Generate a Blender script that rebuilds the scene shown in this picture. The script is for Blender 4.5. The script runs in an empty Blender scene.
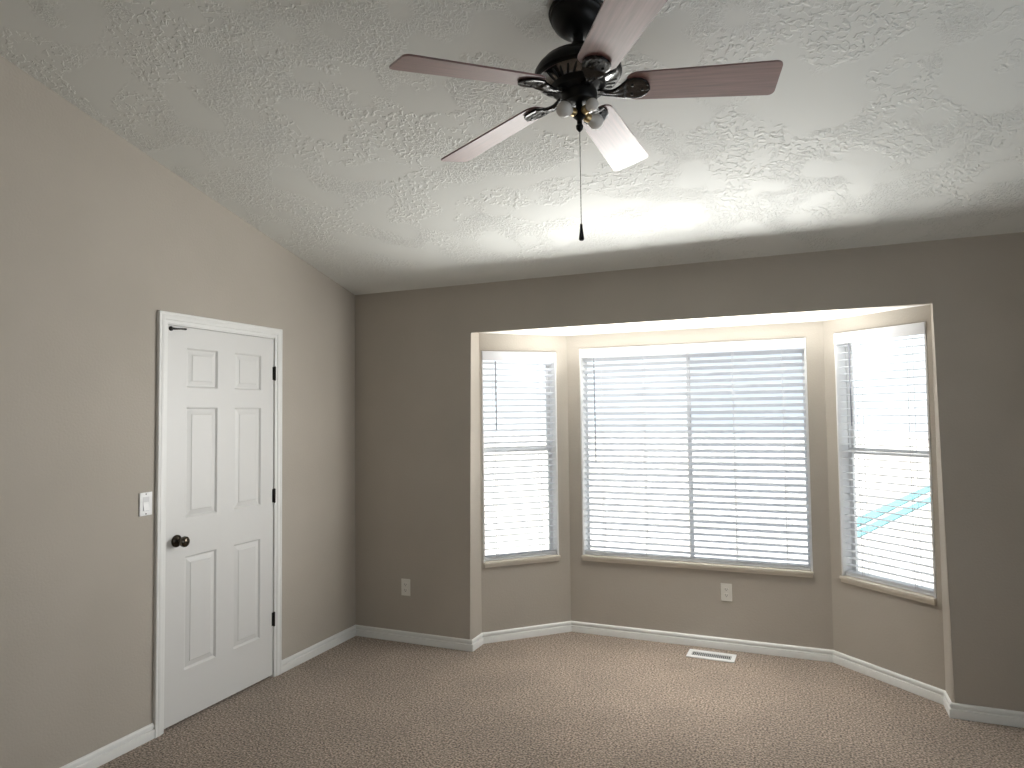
import bpy, bmesh, math, random
from mathutils import Vector, Matrix
random.seed(4)
PI = math.pi
S = bpy.context.scene
COL = S.collection

# ------------------------------------------------------------------ measures
H, SL = 2.452, 0.2517                 # ceiling height at the back wall, its slope
XL, XR, T, D, XBL, XBR, HH = 0.927, 3.650, 0.157, 0.6286, 1.417, 3.132, 2.137
W, YF, TH = 4.62, -4.9, 0.13          # room width, front wall, wall thickness
Z0W, Z1W = 0.54, 2.04                 # window openings
ZT = {'left': 2.014, 'middle': 2.037, 'right': 2.048}
FX, FY, FZ = 2.311, -1.932, 2.659     # centre of the fan's blade circle

# ------------------------------------------------------------------ camera
cam = bpy.data.objects.new('camera', bpy.data.cameras.new('camera')); COL.objects.link(cam)
yw, pt, rl, FPX = -0.3972, 0.04402, -0.01193, 680.0
fwd = Vector((math.sin(yw)*math.cos(pt), math.cos(yw)*math.cos(pt), math.sin(pt)))
r0 = Vector((math.cos(yw), -math.sin(yw), 0)); u0 = r0.cross(fwd)
rr = r0*math.cos(rl)+u0*math.sin(rl); uu = -r0*math.sin(rl)+u0*math.cos(rl)
m = Matrix((rr, uu, -fwd)).transposed().to_4x4(); m.translation = Vector((2.968, -4.120, 1.569))
cam.matrix_world = m
cam.data.sensor_width = 36; cam.data.lens = FPX/1024*36; cam.data.clip_start = 0.05
S.camera = cam

# ------------------------------------------------------------------ sky, sun, exposure
wd = bpy.data.worlds.new('sky'); S.world = wd; wd.use_nodes = True
bg = wd.node_tree.nodes['Background']
bg.inputs[0].default_value = (0.86, 0.94, 1.0, 1); bg.inputs[1].default_value = 1.8
sd = bpy.data.lights.new('sun', 'SUN'); sd.energy = 17; sd.angle = math.radians(0.6); sd.color = (1, .95, .87)
sun = bpy.data.objects.new('sun', sd); COL.objects.link(sun)
sun.rotation_euler = Vector((0.35, 0.60, -1.0)).to_track_quat('-Z', 'Y').to_euler()
S.view_settings.view_transform = 'Standard'; S.view_settings.look = 'None'
S.view_settings.gamma = 1; S.view_settings.use_curve_mapping = False
S.view_settings.exposure = 0.0

BAY = {'left': ((XL, T), (XBL, D), 0.02, 0.59), 'middle': ((XBL, D), (XBR, D), 0.095, 1.610), 'right': ((XBR, D), (XR, T), 0.08, 0.668)}
def frame2(A, B):
    A = Vector((A[0], A[1], 0)); B = Vector((B[0], B[1], 0)); t = (B-A).normalized()
    n = Vector((-t.y, t.x, 0))                       # points outdoors
    return A, t, n, (B-A).length
for nm, (A, B, s0, s1) in BAY.items():               # sky portals in the window openings
    A, t, n, L = frame2(A, B)
    ld = bpy.data.lights.new('sky_portal', 'AREA'); ld.shape = 'RECTANGLE'; ld.size = s1-s0; ld.size_y = Z1W-Z0W
    ld.cycles.is_portal = True
    lo = bpy.data.objects.new('sky_portal', ld); COL.objects.link(lo)
    c = A+t*(s0+s1)/2+n*0.16; lo.location = (c.x, c.y, (Z0W+Z1W)/2)
    lo.rotation_euler = (-n).to_track_quat('-Z', 'Y').to_euler()

# added area lamp in the bay, standing in for slat bounce onto the ceiling
for (x, y, w_, d_, rz, e) in ((2.275, .41, 2.0, .22, 0, 30),):
    ld = bpy.data.lights.new('ceiling_fill', 'AREA'); ld.shape = 'RECTANGLE'; ld.size = w_; ld.size_y = d_; ld.energy = e; ld.color = (1, 1, .97); ld.spread = math.radians(124)
    lo = bpy.data.objects.new('ceiling_fill', ld); COL.objects.link(lo); lo.location = (x, y, 1.66); lo.rotation_euler = Vector((0, -.42, .91)).to_track_quat('-Z', 'Y').to_euler()

# two added lamps standing in for bay daylight on left wall and floor
for (p_, d_, sx_, sy_, e, sp_) in (((2.90, .14, 1.45), (-.80, -.56, .08), .7, 1.1, 11.5, 82), ((2.3, .28, 1.25), (0, -.46, -.89), 1.5, .36, 8.5, 116)):
    ld = bpy.data.lights.new('bay_fill', 'AREA'); ld.shape = 'RECTANGLE'; ld.size = sx_; ld.size_y = sy_; ld.energy = e; ld.spread = math.radians(sp_); ld.color = (1, .995, .965)
    lo = bpy.data.objects.new('bay_fill', ld); COL.objects.link(lo); lo.location = p_; lo.rotation_euler = Vector(d_).to_track_quat('-Z', 'Y').to_euler()

# invented window in the right wall, out of view, added for fill light
RY0, RY1, RZ0, RZ1 = -3.9, -1.3, .35, 2.25

# ------------------------------------------------------------------ materials
def mat(name, col, rough=.6, metal=0, spec=.5):
    mt = bpy.data.materials.new(name); mt.use_nodes = True
    b = mt.node_tree.nodes['Principled BSDF']
    b.inputs['Base Color'].default_value = (*col, 1); b.inputs['Roughness'].default_value = rough
    b.inputs['Metallic'].default_value = metal; b.inputs['Specular IOR Level'].default_value = spec
    return mt
def N(mt, typ, **kw):
    n = mt.node_tree.nodes.new(typ)
    for k, v in kw.items():
        if k.startswith('i_'): n.inputs[k[2:].replace('_', ' ')].default_value = v
        else: setattr(n, k, v)
    return n
def LK(mt, a, b): mt.node_tree.links.new(a, b)
def bump(mt, src, strength, dist):
    bp = N(mt, 'ShaderNodeBump'); bp.inputs['Strength'].default_value = strength; bp.inputs['Distance'].default_value = dist
    LK(mt, src, bp.inputs['Height']); LK(mt, bp.outputs[0], mt.node_tree.nodes['Principled BSDF'].inputs['Normal'])
    return bp
def coords(mt, scale=(1, 1, 1)):
    tc = N(mt, 'ShaderNodeTexCoord'); mp = N(mt, 'ShaderNodeMapping'); mp.inputs['Scale'].default_value = scale
    LK(mt, tc.outputs['Object'], mp.inputs[0]); return mp.outputs[0]
def noise_col(mt, c0, c1, scale, p0=.35, p1=.65, detail=3, vec=None):
    nz = N(mt, 'ShaderNodeTexNoise'); nz.inputs['Scale'].default_value = scale; nz.inputs['Detail'].default_value = detail
    LK(mt, vec or coords(mt), nz.inputs['Vector'])
    cr = N(mt, 'ShaderNodeValToRGB'); e = cr.color_ramp.elements
    e[0].position = p0; e[0].color = (*c0, 1); e[1].position = p1; e[1].color = (*c1, 1)
    LK(mt, nz.outputs[0], cr.inputs[0]); return nz, cr

def wall_material():
    mt = mat('greige_wall_paint', (.50, .455, .395), .75, 0, .25)
    nz, cr = noise_col(mt, (.465, .423, .366), (.49, .446, .388), 2.2)
    LK(mt, cr.outputs[0], mt.node_tree.nodes['Principled BSDF'].inputs['Base Color'])
    n2 = N(mt, 'ShaderNodeTexNoise'); n2.inputs['Scale'].default_value = 95; n2.inputs['Detail'].default_value = 3
    LK(mt, coords(mt), n2.inputs['Vector']); bump(mt, n2.outputs[0], .25, .004)
    return mt
def ceiling_material():
    mt = mat('stomped_white_ceiling', (.79, .80, .765), .55, 0, .35)
    v = coords(mt)
    vo = N(mt, 'ShaderNodeTexVoronoi'); vo.inputs['Scale'].default_value = 3.6; vo.inputs['Randomness'].default_value = .9
    vo.voronoi_dimensions = '2D'
    LK(mt, v, vo.inputs['Vector'])
    sb = N(mt, 'ShaderNodeVectorMath', operation='SUBTRACT'); LK(mt, v, sb.inputs[0]); LK(mt, vo.outputs['Position'], sb.inputs[1])
    sx = N(mt, 'ShaderNodeSeparateXYZ'); LK(mt, sb.outputs[0], sx.inputs[0])
    at = N(mt, 'ShaderNodeMath', operation='ARCTAN2'); LK(mt, sx.outputs[1], at.inputs[0]); LK(mt, sx.outputs[0], at.inputs[1])
    cx = N(mt, 'ShaderNodeCombineXYZ')
    ma = N(mt, 'ShaderNodeMath', operation='MULTIPLY'); ma.inputs[1].default_value = 7.0; LK(mt, at.outputs[0], ma.inputs[0])
    mb = N(mt, 'ShaderNodeMath', operation='MULTIPLY'); mb.inputs[1].default_value = 42.0; LK(mt, vo.outputs['Distance'], mb.inputs[0])
    mb.inputs[1].default_value = 16.0
    LK(mt, ma.outputs[0], cx.inputs[0]); LK(mt, mb.outputs[0], cx.inputs[1])
    sc = N(mt, 'ShaderNodeSeparateXYZ'); LK(mt, vo.outputs['Color'], sc.inputs[0])
    mc = N(mt, 'ShaderNodeMath', operation='MULTIPLY'); mc.inputs[1].default_value = 40; LK(mt, sc.outputs[0], mc.inputs[0]); LK(mt, mc.outputs[0], cx.inputs[2])
    nr = N(mt, 'ShaderNodeTexNoise'); nr.inputs['Scale'].default_value = 1.3; nr.inputs['Detail'].default_value = 2.5; nr.inputs['Distortion'].default_value = .7
    LK(mt, cx.outputs[0], nr.inputs['Vector'])
    r1 = N(mt, 'ShaderNodeValToRGB'); r1.color_ramp.elements[0].position = .47; r1.color_ramp.elements[1].position = .56
    LK(mt, nr.outputs[0], r1.inputs[0])
    # squiggly blobs between the brush fans
    nb = N(mt, 'ShaderNodeTexNoise'); nb.inputs['Scale'].default_value = 42; nb.inputs['Detail'].default_value = 1.5; nb.inputs['Distortion'].default_value = .5
    LK(mt, v, nb.inputs['Vector'])
    r2 = N(mt, 'ShaderNodeValToRGB'); r2.color_ramp.elements[0].position = .52; r2.color_ramp.elements[1].position = .60
    LK(mt, nb.outputs[0], r2.inputs[0])
    nm = N(mt, 'ShaderNodeTexNoise'); nm.inputs['Scale'].default_value = 3.6; nm.inputs['Detail'].default_value = 1
    LK(mt, v, nm.inputs['Vector'])
    r3 = N(mt, 'ShaderNodeValToRGB'); r3.color_ramp.elements[0].position = .44; r3.color_ramp.elements[1].position = .52
    LK(mt, nm.outputs[0], r3.inputs[0])
    mx = N(mt, 'ShaderNodeMix', data_type='FLOAT'); LK(mt, r3.outputs[0], mx.inputs[0]); LK(mt, r1.outputs[0], mx.inputs[2]); LK(mt, r2.outputs[0], mx.inputs[3])
    nl = N(mt, 'ShaderNodeTexNoise'); nl.inputs['Scale'].default_value = 4.5; nl.inputs['Detail'].default_value = 0
    LK(mt, v, nl.inputs['Vector'])
    r4 = N(mt, 'ShaderNodeValToRGB'); r4.color_ramp.elements[0].position = .38; r4.color_ramp.elements[1].position = .47
    LK(mt, nl.outputs[0], r4.inputs[0])
    mm = N(mt, 'ShaderNodeMath', operation='MULTIPLY'); LK(mt, mx.outputs[0], mm.inputs[0]); LK(mt, r4.outputs[0], mm.inputs[1])
    r5 = N(mt, 'ShaderNodeValToRGB'); r5.color_ramp.elements[0].position = .12; r5.color_ramp.elements[1].position = .3
    LK(mt, vo.outputs['Distance'], r5.inputs[0])
    mn = N(mt, 'ShaderNodeMath', operation='MULTIPLY'); LK(mt, mm.outputs[0], mn.inputs[0]); LK(mt, r5.outputs[0], mn.inputs[1])
    bump(mt, mn.outputs[0], .8, .004)
    return mt
def carpet_material():
    mt = mat('brown_cut_pile_carpet', (.33, .26, .2), .95, 0, .1)
    v = coords(mt)
    nz, cr = noise_col(mt, (.085, .056, .040), (.60, .475, .385), 100, .37, .64, 4, v)
    e = cr.color_ramp.elements.new(.5); e.color = (.31, .24, .18, 1)
    n2, c2 = noise_col(mt, (.91, .91, .91), (1.05, 1.05, 1.05), 2.6, .38, .62, 3, v)
    mu = N(mt, 'ShaderNodeMix', data_type='RGBA', blend_type='MULTIPLY'); mu.inputs[0].default_value = 1
    LK(mt, cr.outputs[0], mu.inputs[6]); LK(mt, c2.outputs[0], mu.inputs[7])
    b = mt.node_tree.nodes['Principled BSDF']; LK(mt, mu.outputs[2], b.inputs['Base Color'])
    b.inputs['Sheen Weight'].default_value = .35; b.inputs['Sheen Roughness'].default_value = .5
    n3 = N(mt, 'ShaderNodeTexNoise'); n3.inputs['Scale'].default_value = 120; n3.inputs['Detail'].default_value = 4; LK(mt, v, n3.inputs['Vector'])
    bump(mt, n3.outputs[0], .8, .012)
    return mt
def blade_material():
    mt = mat('reddish_blade_veneer', (.16, .07, .065), .32, 0, .6)
    v = coords(mt, (3, 60, 3))
    nz, cr = noise_col(mt, (.12, .045, .043), (.25, .105, .097), 1.6, .3, .7, 5, v)
    LK(mt, cr.outputs[0], mt.node_tree.nodes['Principled BSDF'].inputs['Base Color'])
    mt.node_tree.nodes['Principled BSDF'].inputs['Coat Weight'].default_value = 1.0
    mt.node_tree.nodes['Principled BSDF'].inputs['Coat IOR'].default_value = 1.8
    mt.node_tree.nodes['Principled BSDF'].inputs['Coat Roughness'].default_value = .42
    return mt
def glass_material(name, tint=(1, 1, 1), refl=.06):
    mt = bpy.data.materials.new(name); mt.use_nodes = True; nt = mt.node_tree; nt.nodes.clear()
    o = nt.nodes.new('ShaderNodeOutputMaterial'); mx = nt.nodes.new('ShaderNodeMixShader'); mx.inputs[0].default_value = refl
    tr = nt.nodes.new('ShaderNodeBsdfTransparent'); tr.inputs[0].default_value = (*tint, 1)
    gl = nt.nodes.new('ShaderNodeBsdfGlossy'); gl.inputs['Roughness'].default_value = .03
    nt.links.new(tr.outputs[0], mx.inputs[1]); nt.links.new(gl.outputs[0], mx.inputs[2]); nt.links.new(mx.outputs[0], o.inputs[0])
    return mt
def slat_material():
    mt = bpy.data.materials.new('white_vinyl_slat'); mt.use_nodes = True; nt = mt.node_tree
    b = nt.nodes['Principled BSDF']; b.inputs['Base Color'].default_value = (.9, .9, .905, 1); b.inputs['Roughness'].default_value = .4
    o = nt.nodes['Material Output']; mx = nt.nodes.new('ShaderNodeMixShader'); mx.inputs[0].default_value = .5
    tl = nt.nodes.new('ShaderNodeBsdfTranslucent'); tl.inputs[0].default_value = (.9, .92, .95, 1)
    nt.links.new(b.outputs[0], mx.inputs[1]); nt.links.new(tl.outputs[0], mx.inputs[2]); nt.links.new(mx.outputs[0], o.inputs[0])
    return mt
def yard_material():
    mt = mat('pale_dry_yard', (.6, .57, .5), .9, 0, .1)
    nz, cr = noise_col(mt, (.36, .35, .32), (.52, .515, .50), 1.5, .4, .6, 5)
    LK(mt, cr.outputs[0], mt.node_tree.nodes['Principled BSDF'].inputs['Base Color']); return mt
M = dict(wall=wall_material(), ceil=ceiling_material(), carpet=carpet_material(), blade=blade_material(),
    white=mat('white_trim_paint', (.84, .84, .82), .38), door=mat('white_door_paint', (.74, .735, .72), .42),
    vinyl=mat('white_window_vinyl', (.82, .82, .82), .4), sill=mat('cream_sill_paint', (.68, .62, .53), .5),
    valance=mat('white_valance', (.74, .745, .77), .45), slat=slat_material(), cord=mat('white_cord', (.8, .8, .82), .7),
    wand=mat('grey_acrylic_wand', (.3, .31, .35), .25), plate=mat('white_plastic', (.82, .82, .82), .35), almond=mat('ivory_plastic', (.80, .78, .72), .4),
    rocker=mat('pale_grey_rocker', (.66, .66, .67), .35), dark=mat('black_recess', (.012, .012, .012), .8),
    bronze=mat('oil_rubbed_bronze', (.03, .027, .024), .3, .6), knob=mat('dark_bronze_knob', (.07, .058, .045), .18, .9),
    blackm=mat('black_fan_metal', (.008, .008, .008), .34, .0, .22), iron=mat('glossy_black_iron', (.045, .045, .045), .16, .85),
    vent_ring=mat('polished_vent_ring', (.26, .26, .26), .16, .95), brass=mat('brass_socket', (.5, .38, .2), .3, .9),
    bulb=mat('unlit_frosted_bulb', (.82, .80, .77), .25), glass=glass_material('window_glass'),
    screen=glass_material('insect_screen', (.68, .70, .74), .0), yard=yard_material(), turq=mat('turquoise_paint', (.09, .26, .29), .6),
    metalw=mat('white_painted_metal', (.80, .80, .79), .4), outer=mat('pale_outer_siding', (.6, .58, .54), .8))

# ------------------------------------------------------------------ mesh helpers
def obj(name, bm, mt, parent=None, smooth=None, recalc=True):
    if recalc: bmesh.ops.recalc_face_normals(bm, faces=bm.faces)
    me = bpy.data.meshes.new(name); bm.to_mesh(me); bm.free()
    if smooth is not None:
        for p in me.polygons: p.use_smooth = True
        me.set_sharp_from_angle(angle=math.radians(smooth))
    me.materials.append(M[mt]); o = bpy.data.objects.new(name, me); COL.objects.link(o)
    if parent: o.parent = parent
    return o
def struct(o): o['kind'] = 'structure'; return o
def thing(name, label, cat, loc=(0, 0, 0), rot=(0, 0, 0), group=None):
    o = bpy.data.objects.new(name, None); COL.objects.link(o); o.location = loc; o.rotation_euler = rot
    o.empty_display_size = .05
    o['label'] = label; o['category'] = cat
    if group: o['group'] = group
    return o
def box(bm, lo, hi, bev=0, seg=2, xf=None):
    vs = [bm.verts.new((x, y, z)) for x in (lo[0], hi[0]) for y in (lo[1], hi[1]) for z in (lo[2], hi[2])]
    fs = [bm.faces.new([vs[i] for i in f]) for f in ((0, 1, 3, 2), (4, 6, 7, 5), (0, 4, 5, 1), (2, 3, 7, 6), (0, 2, 6, 4), (1, 5, 7, 3))]
    if xf:
        for v in vs: v.co = xf(v.co)
    if bev:
        es = list({e for f in fs for e in f.edges})
        bmesh.ops.bevel(bm, geom=es, offset=bev, segments=seg, affect='EDGES', profile=.5)
def prism(bm, poly, h, xf=lambda v: v):
    """poly of 2D points in local (x,y), extruded from z=0 to h, mapped through xf"""
    a = [bm.verts.new(xf(Vector((x, y, 0)))) for x, y in poly]; b = [bm.verts.new(xf(Vector((x, y, h)))) for x, y in poly]
    bm.faces.new(a[::-1]); bm.faces.new(b); n = len(a)
    for i in range(n): bm.faces.new((a[i], a[(i+1) % n], b[(i+1) % n], b[i]))
def lathe(bm, prof, n=32, xf=lambda v: v):
    """prof: (radius, height) list revolved about local z"""
    rings = []
    for r, z in prof:
        if r < 1e-6: rings.append([bm.verts.new(xf(Vector((0, 0, z))))])
        else: rings.append([bm.verts.new(xf(Vector((r*math.cos(2*PI*i/n), r*math.sin(2*PI*i/n), z)))) for i in range(n)])
    for a, b in zip(rings, rings[1:]):
        if len(a) == 1 and len(b) == 1: continue
        for i in range(n):
            j = (i+1) % n
            if len(a) == 1: bm.faces.new((a[0], b[i], b[j]))
            elif len(b) == 1: bm.faces.new((a[i], a[j], b[0]))
            else: bm.faces.new((a[i], a[j], b[j], b[i]))
    for r in (rings[0], rings[-1]):
        if len(r) > 1: bm.faces.new(r)
def tube(bm, pts, r, n=8):
    pts = [Vector(p) for p in pts]; rings = []
    for i, p in enumerate(pts):
        d = (pts[min(i+1, len(pts)-1)]-pts[max(i-1, 0)]).normalized()
        q = d.to_track_quat('Z', 'Y'); ri = r[i] if isinstance(r, (list, tuple)) else r
        rings.append([bm.verts.new(p+q @ Vector((ri*math.cos(2*PI*k/n), ri*math.sin(2*PI*k/n), 0))) for k in range(n)])
    for a, b in zip(rings, rings[1:]):
        for k in range(n): bm.faces.new((a[k], a[(k+1) % n], b[(k+1) % n], b[k]))
    bm.faces.new(rings[0][::-1]); bm.faces.new(rings[-1])
def sweep(bm, path, prof, outs, ends=None):
    """closed profile [(a,b)] swept along path; outs[i] = (vector for a, vector for b) at each path point (already mitred)"""
    rings = [[bm.verts.new(Vector(p)+oa*a+ob*b) for a, b in prof] for p, (oa, ob) in zip(path, outs)]
    n = len(prof)
    for x, y in zip(rings, rings[1:]):
        for k in range(n): bm.faces.new((x[k], x[(k+1) % n], y[(k+1) % n], y[k]))
    bm.faces.new(rings[0][::-1]); bm.faces.new(rings[-1])

# ------------------------------------------------------------------ room shell
def ceil_z(y): return H-SL*y
# floor: one slab under the room and the bay
bm = bmesh.new()
prism(bm, [(-.13, YF-.13), (W+.13, YF-.13), (W+.13, .10), (XR+.05, .25), (XBR+.06, D+.14), (XBL-.06, D+.14), (XL-.05, .25), (-.13, .10)], -.2)
struct(obj('floor', bm, 'carpet'))
# vaulted ceiling
bm = bmesh.new()
vs = []
for y in (YF-.13, T):
    for x in (-.13, W+.13):
        for dz in (0, .2): vs.append(bm.verts.new((x, y, ceil_z(y)+dz)))
for f in ((0, 1, 3, 2), (4, 6, 7, 5), (0, 4, 5, 1), (2, 3, 7, 6), (0, 2, 6, 4), (1, 5, 7, 3)): bm.faces.new([vs[i] for i in f])
struct(obj('ceiling', bm, 'ceil'))
# back wall with the wide bay opening, rounded plaster corners
bm = bmesh.new()
out = [(-.13, -.1), (XL, -.1), (XL, HH), (XR, HH), (XR, -.1), (W+.13, -.1), (W+.13, H), (-.13, H)]
a = [bm.verts.new((x, 0, z)) for x, z in out]; b = [bm.verts.new((x, T, z-(SL*T if z == H else 0))) for x, z in out]
bm.faces.new(a); bm.faces.new(b[::-1])
for i in range(8): bm.faces.new((a[i], b[i], b[(i+1) % 8], a[(i+1) % 8]))
bm.edges.ensure_lookup_table()
sel = [e for e in bm.edges if all(abs(v.co.y) < 1e-6 for v in e.verts) and {e.verts[0], e.verts[1]} in ({a[1], a[2]}, {a[2], a[3]}, {a[3], a[4]})]
bmesh.ops.bevel(bm, geom=sel, offset=.016, segments=5, affect='EDGES', profile=.5)
struct(obj('wall_back', bm, 'wall', smooth=35))
# bay walls, each with its window hole
def panel(name, A, B, hole, z0, z1):
    A, t, n, L = frame2(A, B); Z1W = ZT[name.split('_')[-1]]
    s0, s1 = hole; e = .05
    P = lambda s, z, k: A+t*s+n*k+Vector((0, 0, z))
    bm = bmesh.new(); F = []
    for k, ee in ((0, 0), (TH, e)):
        o4 = [bm.verts.new(P(s, z, k)) for s, z in ((-ee, z0), (L+ee, z0), (L+ee, z1), (-ee, z1))]
        i4 = [bm.verts.new(P(s, z, k)) for s, z in ((s0, Z0W), (s1, Z0W), (s1, Z1W), (s0, Z1W))]
        F.append((o4, i4))
        for i in range(4): bm.faces.new((o4[i], o4[(i+1) % 4], i4[(i+1) % 4], i4[i]))
    for q in (0, 1):
        for i in range(4): bm.faces.new((F[0][q][i], F[0][q][(i+1) % 4], F[1][q][(i+1) % 4], F[1][q][i]))
    sel = [e_ for e_ in bm.edges if e_.verts[0] in F[0][1] and e_.verts[1] in F[0][1]]
    bmesh.ops.bevel(bm, geom=sel, offset=.006, segments=3, affect='EDGES', profile=.5)
    return struct(obj(name, bm, 'wall', smooth=35))
panel('wall_bay_left', *BAY['left'][:2], BAY['left'][2:], -.1, HH+.1)
panel('wall_bay_middle', *BAY['middle'][:2], BAY['middle'][2:], -.1, HH+.1)
panel('wall_bay_right', *BAY['right'][:2], BAY['right'][2:], -.1, HH+.1)
bm = bmesh.new()
prism(bm, [(XL-.12, T), (XR+.12, T), (XR+.12, T+.1), (XBR+.1, D+.18), (XBL-.1, D+.18), (XL-.12, T+.1)], .2, lambda v: v+Vector((0, 0, HH)))
struct(obj('ceiling_bay', bm, 'white'))
# side and front walls
def slopewall(name, x0, x1, holes=None):
    bm = bmesh.new()
    if holes:
        y0, y1, zt = holes
        poly = [(YF, -.1), (y0, -.1), (y0, zt), (y1, zt), (y1, -.1), (0, -.1), (0, ceil_z(0)), (YF, ceil_z(YF))]
    elif name == 'wall_right':
        bm2 = bmesh.new()
        def F(y, z, x): return bm2.verts.new((x, y, z))
        R = []
        for x in (x0, x1):
            o4 = [F(YF, -.1, x), F(0, -.1, x), F(0, ceil_z(0), x), F(YF, ceil_z(YF), x)]; i4 = [F(RY0, RZ0, x), F(RY1, RZ0, x), F(RY1, RZ1, x), F(RY0, RZ1, x)]
            R.append((o4, i4))
            for i in range(4): bm2.faces.new((o4[i], o4[(i+1) % 4], i4[(i+1) % 4], i4[i]))
        for q in (0, 1):
            for i in range(4): bm2.faces.new((R[0][q][i], R[0][q][(i+1) % 4], R[1][q][(i+1) % 4], R[1][q][i]))
        bm.free(); return struct(obj(name, bm2, 'wall'))
    else: poly = [(YF, -.1), (0, -.1), (0, ceil_z(0)), (YF, ceil_z(YF))]
    prism(bm, poly, x1-x0, lambda v: Vector((x0+v.z, v.x, v.y)))
    return struct(obj(name, bm, 'wall'))
DY0, DY1, DZ = -1.600, -.836, 2.047
slopewall('wall_left', -.13, 0, (DY0-.022, DY1+.022, DZ+.022))
slopewall('wall_right', W, W+.13)
bm = bmesh.new(); box(bm, (-.13, YF-.13, -.1), (W+.13, YF, ceil_z(YF)))
struct(obj('wall_front', bm, 'wall'))

# ------------------------------------------------------------------ baseboards
BP = [(0, 0), (.014, 0), (.015, .039), (.0135, .043), (.006, .045), (.006, .051), (.011, .0535), (.011, .064), (.009, .069), (.003, .0735), (0, .0735)]
def baseboards(names, path):
    pts = [Vector((x, y, 0)) for x, y in path]; dirs = [(b-a).normalized() for a, b in zip(pts, pts[1:])]
    nrm = [Vector((d.y, -d.x, 0)) for d in dirs]        # towards the room
    off = []
    for i in range(len(pts)):
        if i == 0: off.append(nrm[0])
        elif i == len(pts)-1: off.append(nrm[-1])
        else:
            m_ = (nrm[i-1]+nrm[i]).normalized(); off.append(m_/m_.dot(nrm[i]))
    for k, nm in enumerate(names):
        if not nm: continue
        bm = bmesh.new(); sweep(bm, [pts[k], pts[k+1]], BP, [(off[k], Vector((0, 0, 1))), (off[k+1], Vector((0, 0, 1)))])
        struct(obj(nm, bm, 'white', smooth=40))
CI0, CI1 = -1.607, -.832                                # casing, inner edges
CW = .057
baseboards(['baseboard_left'], [(0, YF), (0, CI0-CW)])
baseboards(['baseboard_left', 'baseboard_back', 'baseboard_bay', 'baseboard_bay', 'baseboard_bay', 'baseboard_bay', 'baseboard_bay', 'baseboard_back', 'baseboard_right'],
    [(0, CI1+CW), (0, 0), (XL, 0), (XL, T), (XBL, D), (XBR, D), (XR, T), (XR, 0), (W, 0), (W, YF)])

# ------------------------------------------------------------------ door
bm = bmesh.new()
CP = [(0, 0), (0, .009), (.010, .011), (.016, .011), (.019, .0145), (.036, .017), (.041, .0145), (.046, .018), (.054, .018), (.057, .015), (.057, 0)]
X1, Y1, Z1 = Vector((1, 0, 0)), Vector((0, 1, 0)), Vector((0, 0, 1)); ZC = 2.056
sweep(bm, [(0, CI0, 0), (0, CI0, ZC), (0, CI1, ZC), (0, CI1, 0)], CP, [(-Y1, X1), (-Y1+Z1, X1), (Y1+Z1, X1), (Y1, X1)])
struct(obj('trim_1', bm, 'white', smooth=35))
bm = bmesh.new()                                        # jamb lining and stop inside the wall
for y0, y1 in ((DY0-.022, DY0-.003), (DY1+.003, DY1+.022)): box(bm, (-.13, y0, 0), (.002, y1, DZ+.003))
box(bm, (-.13, DY0-.022, DZ+.003), (.002, DY1+.022, DZ+.022))
for y0, y1 in ((DY0-.003, DY0+.01), (DY1-.01, DY1+.003)): box(bm, (-.075, y0, 0), (-.042, y1, DZ-.009))
box(bm, (-.075, DY0-.003, DZ-.01), (-.042, DY1+.003, DZ+.003))
struct(obj('trim_2', bm, 'white'))
bm = bmesh.new(); box(bm, (-.5, DY0-.3, -.05), (-.14, DY1+.3, 2.4)); struct(obj('wall_hallway', bm, 'outer'))
# slab with six moulded panels
bm = bmesh.new()
ys = [DY0, -1.480, -1.272, -1.147, -.941, DY1]; zs = [.014, .263, .846, 1.046, 1.624, 1.728, 1.938, DZ]
g = [[bm.verts.new((0, y, z)) for z in zs] for y in ys]; pan = []
for i in range(5):
    for j in range(7):
        f = bm.faces.new((g[i][j], g[i+1][j], g[i+1][j+1], g[i][j+1]))
        if i in (1, 3) and j in (1, 3, 5): pan.append(f)
bmesh.ops.recalc_face_normals(bm, faces=bm.faces)
if bm.faces[0].normal.x < 0: bmesh.ops.reverse_faces(bm, faces=bm.faces)
for f in pan:
    for th_, dp in ((.003, -.003), (.006, -.006), (.004, 0), (.022, .005), (.003, .0028)):
        bmesh.ops.inset_region(bm, faces=[f], thickness=th_, depth=dp, use_even_offset=True)
def rim():
    r = []
    for j in range(8): r.append(g[0][j])
    for i in range(1, 6): r.append(g[i][7])
    for j in range(6, -1, -1): r.append(g[5][j])
    for i in range(4, 0, -1): r.append(g[i][0])
    return r
R1 = rim(); R2 = [bm.verts.new((-.036, v.co.y, v.co.z)) for v in R1]
for i in range(len(R1)): bm.faces.new((R1[i], R1[(i+1) % len(R1)], R2[(i+1) % len(R1)], R2[i]))
bm.faces.new(R2)
door = struct(obj('door_1', bm, 'door'))
bm = bmesh.new()
XF = lambda v: Vector((v.z, v.x-1.535, v.y+.936))
lathe(bm, [(0, 0), (.032, 0), (.032, .004), (.028, .009), (.018, .012), (.011, .016), (.010, .032), (.017, .038), (.0255, .046), (.028, .056), (.026, .065), (.018, .071), (.008, .073), (0, .073)], 32, XF)
kn = obj('knob', bm, 'knob', door, 40); kn['label'] = 'dark bronze round door knob'
bm = bmesh.new(); box(bm, (-.03, DY0-.0028, .905), (-.004, DY0-.0004, .965)); obj('latch_plate', bm, 'bronze', door)
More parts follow.
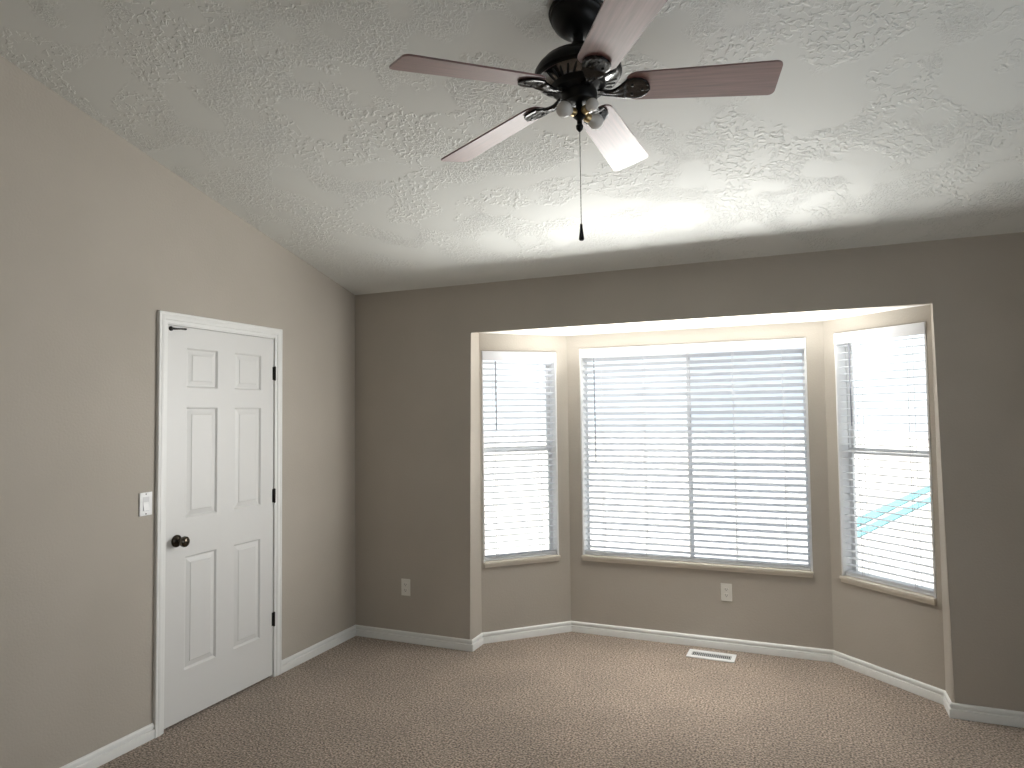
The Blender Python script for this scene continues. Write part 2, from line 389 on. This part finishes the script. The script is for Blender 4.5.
for zc in (1.835, 1.088, .345):
    bm = bmesh.new()
    lathe(bm, [(0, -.045), (.004, -.043), (.0065, -.040), (.0065, .040), (.004, .043), (0, .045)], 12, lambda v: Vector((.0075+v.x, DY1+.0045+v.y, zc+v.z)))
    box(bm, (-.001, DY1-.008, zc-.04), (.0016, DY1+.002, zc+.04))
    hg = obj('hinge', bm, 'bronze', door, 40); hg['label'] = 'black butt hinge'
bm = bmesh.new()                                        # small black swing latch at the top corner
lathe(bm, [(0, 0), (.012, 0), (.012, .005), (.008, .009), (.005, .016), (0, .017)], 20, lambda v: Vector((v.z, -1.583+v.x, 2.030+v.y)))
tube(bm, [(.012, -1.583, 2.030), (.013, -1.555, 2.030), (.013, -1.53, 2.033), (.012, -1.497, 2.035)], [.0065, .004, .0035, .005])
lt = obj('swing_latch', bm, 'dark', door, 40); lt['label'] = 'small black swing latch'

# ------------------------------------------------------------------ windows
def window(idx, key, slider):
    A, t, n, L = frame2(*BAY[key][:2]); s0, s1 = BAY[key][2:]; Z1W = ZT[key]
    X = lambda v: A+t*v.x+n*v.y+Vector((0, 0, v.z))
    bx_ = lambda bm, lo, hi, b=.003: box(bm, lo, hi, 0, 2, X)
    f0, f1 = .082, .128
    bm = bmesh.new()                                    # outer vinyl frame
    fw = .010 if slider else .016
    bx_(bm, (s0, f0, Z0W), (s0+fw, f1, Z1W)); bx_(bm, (s1-fw, f0, Z0W), (s1, f1, Z1W))
    bx_(bm, (s0+fw, f0, Z0W), (s1-fw, f1, Z0W+fw)); bx_(bm, (s0+fw, f0, Z1W-fw), (s1-fw, f1, Z1W))
    root = struct(obj('window_%d' % idx, bm, 'vinyl'))
    for x0, x1 in ((s0-.001, s0+.009), (s1-.009, s1+.001)):
        bm = bmesh.new(); bx_(bm, (x0, -.002, Z0W+.010), (x1, f0, Z1W)); obj('jamb_liner', bm, 'vinyl', root)
    a0, a1, b0, b1 = s0+fw, s1-fw, Z0W+fw, Z1W-fw
    def sash(x0, x1, z0, z1, y0, y1, screen=False):
        sw = .015 if slider else .018; bm = bmesh.new()
        bx_(bm, (x0, y0, z0), (x0+sw, y1, z1)); bx_(bm, (x1-sw, y0, z0), (x1, y1, z1))
        bx_(bm, (x0+sw, y0, z0), (x1-sw, y1, z0+sw)); bx_(bm, (x0+sw, y0, z1-sw), (x1-sw, y1, z1))
        s_ = obj('sash', bm, 'vinyl', root)
        bm = bmesh.new(); ym = (y0+y1)/2; bx_(bm, (x0+sw, ym-.002, z0+sw), (x1-sw, ym+.002, z1-sw)); obj('pane', bm, 'glass', s_)
    if slider:
        c = (s0+s1)/2
        sash(a0, c+.012, b0, b1, f0+.022, f0+.040); sash(c-.012, a1, b0, b1, f0+.002, f0+.020)
        bm = bmesh.new(); vv = [bm.verts.new(X(Vector(q))) for q in ((c, f1+.004, b0), (a1, f1+.004, b0), (a1, f1+.004, b1), (c, f1+.004, b1))]; bm.faces.new(vv)
    else:
        c = 1.315
        sash(a0, a1, c-.02, b1, f0+.022, f0+.040); sash(a0, a1, b0, c+.02, f0+.002, f0+.020)
        bm = bmesh.new(); vv = [bm.verts.new(X(Vector(q))) for q in ((a0, f1+.004, b0), (a1, f1+.004, b0), (a1, f1+.004, c), (a0, f1+.004, c))]; bm.faces.new(vv)
    sc = obj('insect_screen', bm, 'screen', root)
    if not slider: bpy.data.objects.remove(sc)
    bm = bmesh.new()                                    # cream sill with a rounded nose
    pr = [(f0, 0), (-.016, 0), (-.022, -.004), (-.022, -.014), (-.016, -.018), (-.012, -.020), (-.012, -.032), (-.001, -.032), (-.001, -.012), (f0, -.012)]
    e0 = .004; zt = Z0W+.0
    # the deep part sits inside the opening; the nose laps the wall
    bx_(bm, (s0, -.001, zt-.001), (s1, f0, zt+.010))
    bx_(bm, (s0-e0, -.022, zt-.008), (s1+e0, 0, zt+.010)); bx_(bm, (s0, -.014, zt-.028), (s1, 0, zt-.008))
    sl = obj('window_sill', bm, 'sill', root); sl['label'] = 'cream painted wooden sill'
    bv = sl.modifiers.new('round', 'BEVEL'); bv.width = .003; bv.segments = 3; bv.limit_method = 'ANGLE'
    return root
bm = bmesh.new(); fwr = .05  # frame of the unseen window added to let in fill light
for yb in (RY0, (RY0+RY1)/2-fwr/2, RY1-fwr): box(bm, (W+.07, yb, RZ0), (W+.11, yb+fwr, RZ1))
for zb_ in (RZ0, RZ1-fwr): box(bm, (W+.07, RY0, zb_), (W+.11, RY1, zb_+fwr))
wr = struct(obj('window_4', bm, 'vinyl'))
bm = bmesh.new(); box(bm, (W+.088, RY0+.02, RZ0+.02), (W+.092, RY1-.02, RZ1-.02)); obj('pane', bm, 'glass', wr)
window(1, 'left', False); window(2, 'middle', True); window(3, 'right', False)

# ------------------------------------------------------------------ blinds
def blind(key, label, tilt, cords, wand_s, wand_len, drop):
    A, t, n, L = frame2(*BAY[key][:2]); s0, s1 = BAY[key][2:]; w = s1-s0; Z1W = ZT[key]
    ang = math.atan2(t.y, t.x); o0 = A+t*s0
    root = thing('window_blind', label, 'blind', (o0.x, o0.y, Z1W), (0, 0, ang), 'white slatted blinds in the bay window')
    # local frame: x along the wall, y outdoors, z down from the top of the opening
    g_ = .013
    bm = bmesh.new(); box(bm, (.001, -.008, -.068), (w-.001, .004, -.002), .002)
    for x0, x1 in ((.001, .007), (w-.007, w-.001)): box(bm, (x0, .004, -.068), (x1, .03, -.002))
    obj('valance', bm, 'valance', root)
    bm = bmesh.new(); box(bm, (g_+.004, .016, -.045), (w-g_-.004, .064, -.006)); obj('head_rail', bm, 'metalw', root)
    bm = bmesh.new(); cy = .040; z = -.082; pitch = .0435; hw = .025
    zb = -(Z1W-Z0W)+.012+drop
    while z > zb+.030:
        ta = tilt+random.uniform(-.03, .03); sag = random.uniform(-.0008, .0008)
        ca, sa = math.cos(ta), math.sin(ta)
        prof = []
        for k in range(7):                              # slightly crowned cross-section
            u = -1+2*k/6; prof.append((u*hw, .0028*(1-u*u)+.0013))
        for k in range(6, -1, -1):
            u = -1+2*k/6; prof.append((u*hw, .0028*(1-u*u)-.0013))
        rings = []
        for x in (g_, w/2, w-g_):
            zz = z+(sag if x == w/2 else 0)
            rings.append([bm.verts.new((x, cy+py*ca+pz*sa, zz-py*sa+pz*ca)) for py, pz in prof])
        for a_, b_ in zip(rings, rings[1:]):
            for k in range(14): bm.faces.new((a_[k], a_[(k+1) % 14], b_[(k+1) % 14], b_[k]))
        bm.faces.new(rings[0][::-1]); bm.faces.new(rings[-1])
        z -= pitch
    obj('slats', bm, 'slat', root, 50)
    bm = bmesh.new()                                    # leftover slats stacked on the bottom rail
    for k in range(3): box(bm, (g_, cy-hw, zb+.016+k*.0042), (w-g_, cy+hw, zb+.0188+k*.0042))
    obj('stacked_slats', bm, 'slat', root)
    bm = bmesh.new(); box(bm, (g_, cy-hw, zb), (w-g_, cy+hw, zb+.0145), .003); obj('bottom_rail', bm, 'valance', root)
    for c in cords:
        bm = bmesh.new()
        for yy in (cy-hw*math.cos(tilt)-.0015, cy+hw*math.cos(tilt)+.0015): tube(bm, [(c, yy, -.05), (c, yy, zb+.01)], .0016, 6)
        tube(bm, [(c+.012, cy-hw-.0015, -.05), (c+.012, cy-hw-.0015, zb+.01)], .0009, 6)
        obj('ladder_cord', bm, 'cord', root)
    bm = bmesh.new(); tube(bm, [(wand_s, .004-.006, -.072), (wand_s+.001, -.004, -.3), (wand_s+.003, -.003, -wand_len)], .0038, 8)
    obj('tilt_wand', bm, 'wand', root, 40)
    return root
blind('left', 'narrow white slatted blind in the left angled window of the bay', math.radians(17), (.10, .45), .10, .555, .0)
blind('middle', 'wide white slatted blind in the large middle window of the bay', math.radians(27), (.155, .458, .756, 1.057, 1.368), .108, .82, .0)
blind('right', 'narrow white slatted blind in the right angled window of the bay', math.radians(1), (.134, .464), .104, .575, .0)

# ------------------------------------------------------------------ outlets, switch, floor register
def outlet(label, loc, ang):
    r = thing('wall_outlet', label, 'outlet', loc, (0, 0, ang), 'duplex outlets')
    bm = bmesh.new(); box(bm, (-.0355, -.0055, -.0575), (.0355, 0, .0575), .0022); obj('cover_plate', bm, 'almond', r)
    for zc in (-.0195, .0195):
        bm = bmesh.new()
        poly = [(.0165*math.cos(a_), max(-.0125, min(.0125, .0165*math.sin(a_)))) for a_ in [2*PI*k/28 for k in range(28)]]
        prism(bm, poly, .0025, lambda v: Vector((v.x, -.0045-v.z, zc+v.y))); s_ = obj('socket', bm, 'almond', r)
        bm = bmesh.new()
        for xx, hh_ in ((-.0065, .0045), (.0065, .0036)): box(bm, (xx-.0012, -.0074, zc+.002-hh_), (xx+.0012, -.0068, zc+.002+hh_))
        lathe(bm, [(0, 0), (.0025, 0), (.0025, .0006), (0, .0006)], 12, lambda v: Vector((v.x, -.0069-v.z, zc-.0075+v.y)))
        obj('slots', bm, 'dark', s_)
    bm = bmesh.new(); lathe(bm, [(0, 0), (.003, 0), (.0025, .001), (0, .0012)], 12, lambda v: Vector((v.x, -.0055-v.z, v.y))); obj('screw', bm, 'almond', r)
outlet('ivory duplex outlet low on the wall left of the bay', (.4225, 0, .375), 0)
outlet('ivory duplex outlet under the large middle window', (XBL+1.081, D, .373), 0)
r = thing('light_switch', 'white rocker light switch beside the door knob', 'light switch', (0, -1.720, 1.149), (0, 0, PI/2))
bm = bmesh.new(); box(bm, (-.035, -.0065, -.0575), (.035, 0, .0575), .0025); obj('cover_plate', bm, 'plate', r)
bm = bmesh.new(); box(bm, (-.0175, -.0072, -.0345), (.0175, -.0060, .0345)); obj('rocker_frame', bm, 'rocker', r)
bm = bmesh.new()
prism(bm, [(-.0065, -.031), (-.0115, -.031), (-.0075, .0), (-.0065, .031), (-.0055, .031)], .029, lambda v: Vector((-.0145+v.z, v.x, v.y))); obj('rocker', bm, 'plate', r)
for zc in (-.048, .048):
    bm = bmesh.new(); lathe(bm, [(0, 0), (.0034, 0), (.003, .001), (0, .0014)], 14, lambda v: Vector((v.x, -.0065-v.z, zc+v.y))); obj('screw', bm, 'bronze', r)
r = thing('floor_register', 'white metal floor vent set in the carpet below the middle window', 'floor vent', (2.412, .460, 0), (0, 0, math.radians(-1.5)))
bm = bmesh.new()
A_, B_ = .148, .071; ai, bi = .122, .036
for s in (-1, 1):
    prism(bm, [(-A_, s*bi), (A_, s*bi), (A_, s*B_), (-A_, s*B_)], .007)
    prism(bm, [(s*ai, -bi), (s*A_, -bi), (s*A_, bi), (s*ai, bi)], .007)
fr = obj('register_frame', bm, 'metalw', r); bv = fr.modifiers.new('round', 'BEVEL'); bv.width = .002; bv.segments = 2; bv.limit_method = 'ANGLE'
bm = bmesh.new(); box(bm, (-ai, -bi, .0005), (ai, bi, .0012)); obj('duct_opening', bm, 'dark', r)
bm = bmesh.new()
for k in range(21):
    x = -ai+.005+k*(2*ai-.01)/20
    box(bm, (x-.0016, -bi, .0046), (x+.0016, bi, .0062))
obj('louvers', bm, 'metalw', r)

# ------------------------------------------------------------------ ceiling fan
fan = thing('ceiling_fan', 'black ceiling fan with five reddish wood blades hanging from the vaulted ceiling', 'ceiling fan', (FX, FY, FZ))
TX, TY, CONE, PT = .050, -.007, -.071, -.234
def tl(v):                                              # the motor and blades hang slightly out of level
    return Vector((v.x-TX*v.z, v.y-TY*v.z, v.z+TX*v.x+TY*v.y))
zc = ceil_z(FY)-FZ
def cant(v):                                            # canopy follows the ceiling's slope
    a_ = -math.atan(SL); return Vector((v.x, v.y*math.cos(a_)-v.z*math.sin(a_), v.y*math.sin(a_)+v.z*math.cos(a_)+zc))
bm = bmesh.new()
lathe(bm, [(0, .0), (.098, .0), (.100, -.010), (.094, -.016), (.094, -.026), (.085, -.034), (.083, -.046), (.072, -.058), (.066, -.064), (.048, -.074), (.030, -.078), (0, -.078)], 48, cant)
obj('canopy', bm, 'blackm', fan, 40)
bm = bmesh.new()
tube(bm, [Vector((0, 0, zc-.06)), Vector((0, 0, .135))], .017, 16); lathe(bm, [(0, .0), (.027, .0), (.03, .02), (.022, .045), (0, .05)], 24, lambda v: v+Vector((0, 0, .130)))
obj('downrod', bm, 'blackm', fan, 40)
bm = bmesh.new()
lathe(bm, [(0, .138), (.040, .138), (.060, .132), (.095, .122), (.122, .108), (.126, .100), (.138, .092), (.147, .078), (.149, .066), (.149, .056), (.142, .050), (.142, .046), (.136, .042)], 64, tl)
obj('motor_housing', bm, 'blackm', fan, 35)
bm = bmesh.new(); lathe(bm, [(.142, .047), (.138, .042), (.085, .024), (.080, .022), (.080, .030)], 64, tl)
bm.faces.ensure_lookup_table()
vr = obj('vent_ring', bm, 'vent_ring', fan, 35); vr['label'] = 'polished slotted ring under the motor'
for k in range(30):
    if k % 6 == 5: continue
    bm = bmesh.new()
    a_ = 2*PI*k/30+.3
    ca, sa = math.cos(a_), math.sin(a_)
    def X(v, ca=ca, sa=sa):
        rad = v.x; z = .042-(.138-rad)*(.018/.053)+v.z
        sw = (rad-.11)*.35
        x_, y_ = rad, v.y+sw
        return tl(Vector((x_*ca-y_*sa, x_*sa+y_*ca, z)))
    poly = [(.092, -.0032), (.112, -.0045), (.130, -.0032), (.133, 0), (.130, .0032), (.112, .0045), (.092, .0032), (.089, 0)]
    prism(bm, poly, -.0015, X)
    obj('vent_slot', bm, 'dark', vr)
bm = bmesh.new()
lathe(bm, [(0, .028), (.093, .026), (.090, .006), (.074, .0), (.062, -.004), (.060, -.030), (.056, -.036), (.040, -.042), (.018, -.044), (0, -.044)], 48, tl)
obj('switch_housing', bm, 'blackm', fan, 35)
# blades
PH = 4.024
def bframe(k):
    th_ = PH-k*2*PI/5
    d = Vector((math.cos(th_), math.sin(th_), 0)); c = Vector((-math.sin(th_), math.cos(th_), 0))
    s_ = c*math.cos(PT)+Vector((0, 0, math.sin(PT)))
    def f(rad, v, dz=0, pt=1.0):
        s2 = s_ if pt == 1 else (c*math.cos(PT*pt)+Vector((0, 0, math.sin(PT*pt))))
        P = d*rad+s2*v+c*.005
        P.z += TX*P.x+TY*P.y+CONE*(rad-.2)+dz
        return P
    return f
def arc(cx, cy, r, a0, a1, n=5): return [(cx+r*math.cos(math.radians(a0+(a1-a0)*i/n)), cy+r*math.sin(math.radians(a0+(a1-a0)*i/n))) for i in range(n+1)]
for k in range(5):
    f = bframe(k)
    R0, R1_, w0, w1 = .158, .652, .064, .0785
    poly = arc(R1_-.02, w1-.02, .02, 90, 0)+arc(R1_-.02, -w1+.02, .02, 0, -90)+arc(R0+.035, -w0+.035, .035, -90, -180)+arc(R0+.035, w0-.035, .035, 180, 90)
    bm = bmesh.new()
    th_ = PH-k*2*PI/5; O = f(.2, 0)
    d = (f(.6, 0)-f(.2, 0)).normalized(); s_ = (f(.4, .05)-f(.4, 0)).normalized(); s_ = (s_-d*s_.dot(d)).normalized(); nn = d.cross(s_)
    if nn.z < 0: nn = -nn
    mtx = Matrix((d, s_, nn)).transposed().to_4x4() if d.cross(s_).z > 0 else Matrix((d, s_, nn)).transposed().to_4x4()
    prism(bm, [(x-.2, y) for x, y in poly], .006)
    es = [e for e in bm.edges if abs(e.verts[0].co.z-e.verts[1].co.z) < 1e-6]
    bmesh.ops.bevel(bm, geom=es, offset=.0012, segments=2, affect='EDGES')
    b_ = obj('blade', bm, 'blade', fan)
    mtx.translation = O; b_.matrix_local = mtx
    # blade iron: slotted arm that flares into a rounded paddle under the blade root
    def iron_w(r_):
        pts = [(.060, .020), (.080, .017), (.10, .014), (.115, .016), (.135, .027), (.158, .041), (.185, .046), (.208, .043), (.226, .030), (.235, .012), (.238, .001)]
        for (a0, b0), (a1, b1) in zip(pts, pts[1:]):
            if r_ <= a1: return b0+(b1-b0)*(r_-a0)/(a1-a0)
        return .001
    bm = bmesh.new(); NR, NC = 34, 8; top = []; bot = []
    for i in range(NR+1):
        r_ = .060+(.238-.060)*i/NR; hw = iron_w(r_)
        lift = -.008-.010*math.sin(min(1, max(0, (r_-.06)/.10))*PI)
        pb = min(1, max(0, (r_-.09)/.06))
        ta, tb = [], []
        for j in range(NC+1):
            u = -1+2*j/NC
            arch = .006*(1-u*u) + (.004 if abs(u) > .7 else 0)
            dzt = (lift+.004) if r_ < .155 else -.002
            ta.append(bm.verts.new(f(r_, u*hw, dzt, pb))); tb.append(bm.verts.new(f(r_, u*hw, dzt-.003-arch, pb)))
        top.append(ta); bot.append(tb)
    for i in range(NR):
        for j in range(NC):
            bm.faces.new((top[i][j], top[i+1][j], top[i+1][j+1], top[i][j+1])); bm.faces.new((bot[i][j], bot[i][j+1], bot[i+1][j+1], bot[i+1][j]))
        bm.faces.new((top[i][0], bot[i][0], bot[i+1][0], top[i+1][0])); bm.faces.new((top[i][NC], top[i+1][NC], bot[i+1][NC], bot[i][NC]))
    bm.faces.new(top[0]+bot[0][::-1]); bm.faces.new(top[NR][::-1]+bot[NR])
    ir = obj('blade_iron', bm, 'iron', fan, 40)
    for rc, vc in ((.178, .022), (.178, -.022), (.212, 0)):
        bm = bmesh.new(); lathe(bm, [(0, 0), (.0055, 0), (.005, -.002), (.002, -.0032), (0, -.0034)], 14, lambda v, rc=rc, vc=vc: f(rc+v.x, vc+v.y, v.z-.0105))
        obj('screw', bm, 'blackm', ir, 40)
# light kit: little bracket with three sockets and round frosted bulbs
lk = Vector((0, 0, -.044))
bm = bmesh.new()
lathe(bm, [(0, 0), (.012, 0), (.012, -.014), (.021, -.018), (.021, -.040), (.014, -.046), (.009, -.052), (.009, -.066), (.013, -.070), (.011, -.082), (.004, -.090), (0, -.092)], 20, lambda v: v+lk)
obj('light_bracket', bm, 'blackm', fan, 35)
for deg, down in ((-120, -.05), (52, -.2), (-30, .12)):
    a_ = math.radians(deg); dv = Vector((math.cos(a_), math.sin(a_), down)).normalized(); q = dv.to_track_quat('Z', 'Y')
    base = lk+Vector((0, 0, -.028))+dv*.016
    bm = bmesh.new(); lathe(bm, [(0, 0), (.010, 0), (.012, .006), (.015, .010), (.015, .026), (0, .026)], 20, lambda v: base+q @ v)
    so = obj('socket', bm, 'brass', fan, 35)
    bs = .8 if deg == -30 else 1.0
    bm = bmesh.new(); lathe(bm, [(.0, .022), (.0125, .022), (.0145, .028), (.022, .037), (.0265, .050), (.026, .062), (.020, .072), (.011, .0775), (0, .079)], 28, lambda v: base+q @ Vector((v.x*bs, v.y*bs, .022+(v.z-.022)*bs)))
    bb = obj('bulb', bm, 'bulb', so, 50); bb['label'] = 'round frosted bulb, unlit'
bm = bmesh.new()
c0 = lk+Vector((0, 0, -.088)); zb = 2.205-FZ; n = 70
for i in range(n):
    z = c0.z+(zb-c0.z)*i/(n-1); bmesh.ops.create_uvsphere(bm, u_segments=6, v_segments=4, radius=.0019, matrix=Matrix.Translation((c0.x, c0.y, z)))
tube(bm, [c0, (c0.x, c0.y, zb)], .0008, 6)
pc = obj('pull_chain', bm, 'iron', fan)
bm = bmesh.new(); lathe(bm, [(0, 0), (.0035, 0), (.0045, -.006), (.0045, -.012), (.0085, -.045), (.009, -.052), (.006, -.056), (0, -.057)], 18, lambda v: v+Vector((c0.x, c0.y, zb+.002)))
obj('pull_fob', bm, 'dark', pc, 40)

# ------------------------------------------------------------------ outdoors, seen through the blinds
bm = bmesh.new()
prism(bm, [(-40, .9), (60, .9), (60, 60), (-40, 60)], -.3, lambda v: v+Vector((0, 0, -.45)))
struct(obj('yard_ground', bm, 'yard'))

for label, p0, p1, w_ in (('farther of two long turquoise boards in the pale yard behind the right blind', (3.6, 8.65), (7.2, 19.7), .26),
                     ('nearer of two long turquoise boards in the pale yard behind the right blind', (3.6, 7.7), (7.2, 18.0), .20)):
    a_, b_ = Vector((*p0, -.45)), Vector((*p1, -.45)); d = (b_-a_).normalized(); n_ = Vector((-d.y, d.x, 0))
    bm = bmesh.new(); vs = []
    Lb = (b_-a_).length
    box(bm, (0, -w_/2, 0), (Lb, w_/2, .025), .005, 2, None)
    o_ = obj('painted_board', bm, 'turq'); o_.location = a_; o_.rotation_euler = (0, 0, math.atan2(d.y, d.x))
    o_['label'] = label; o_['category'] = 'board'; o_['group'] = 'turquoise boards in the yard'
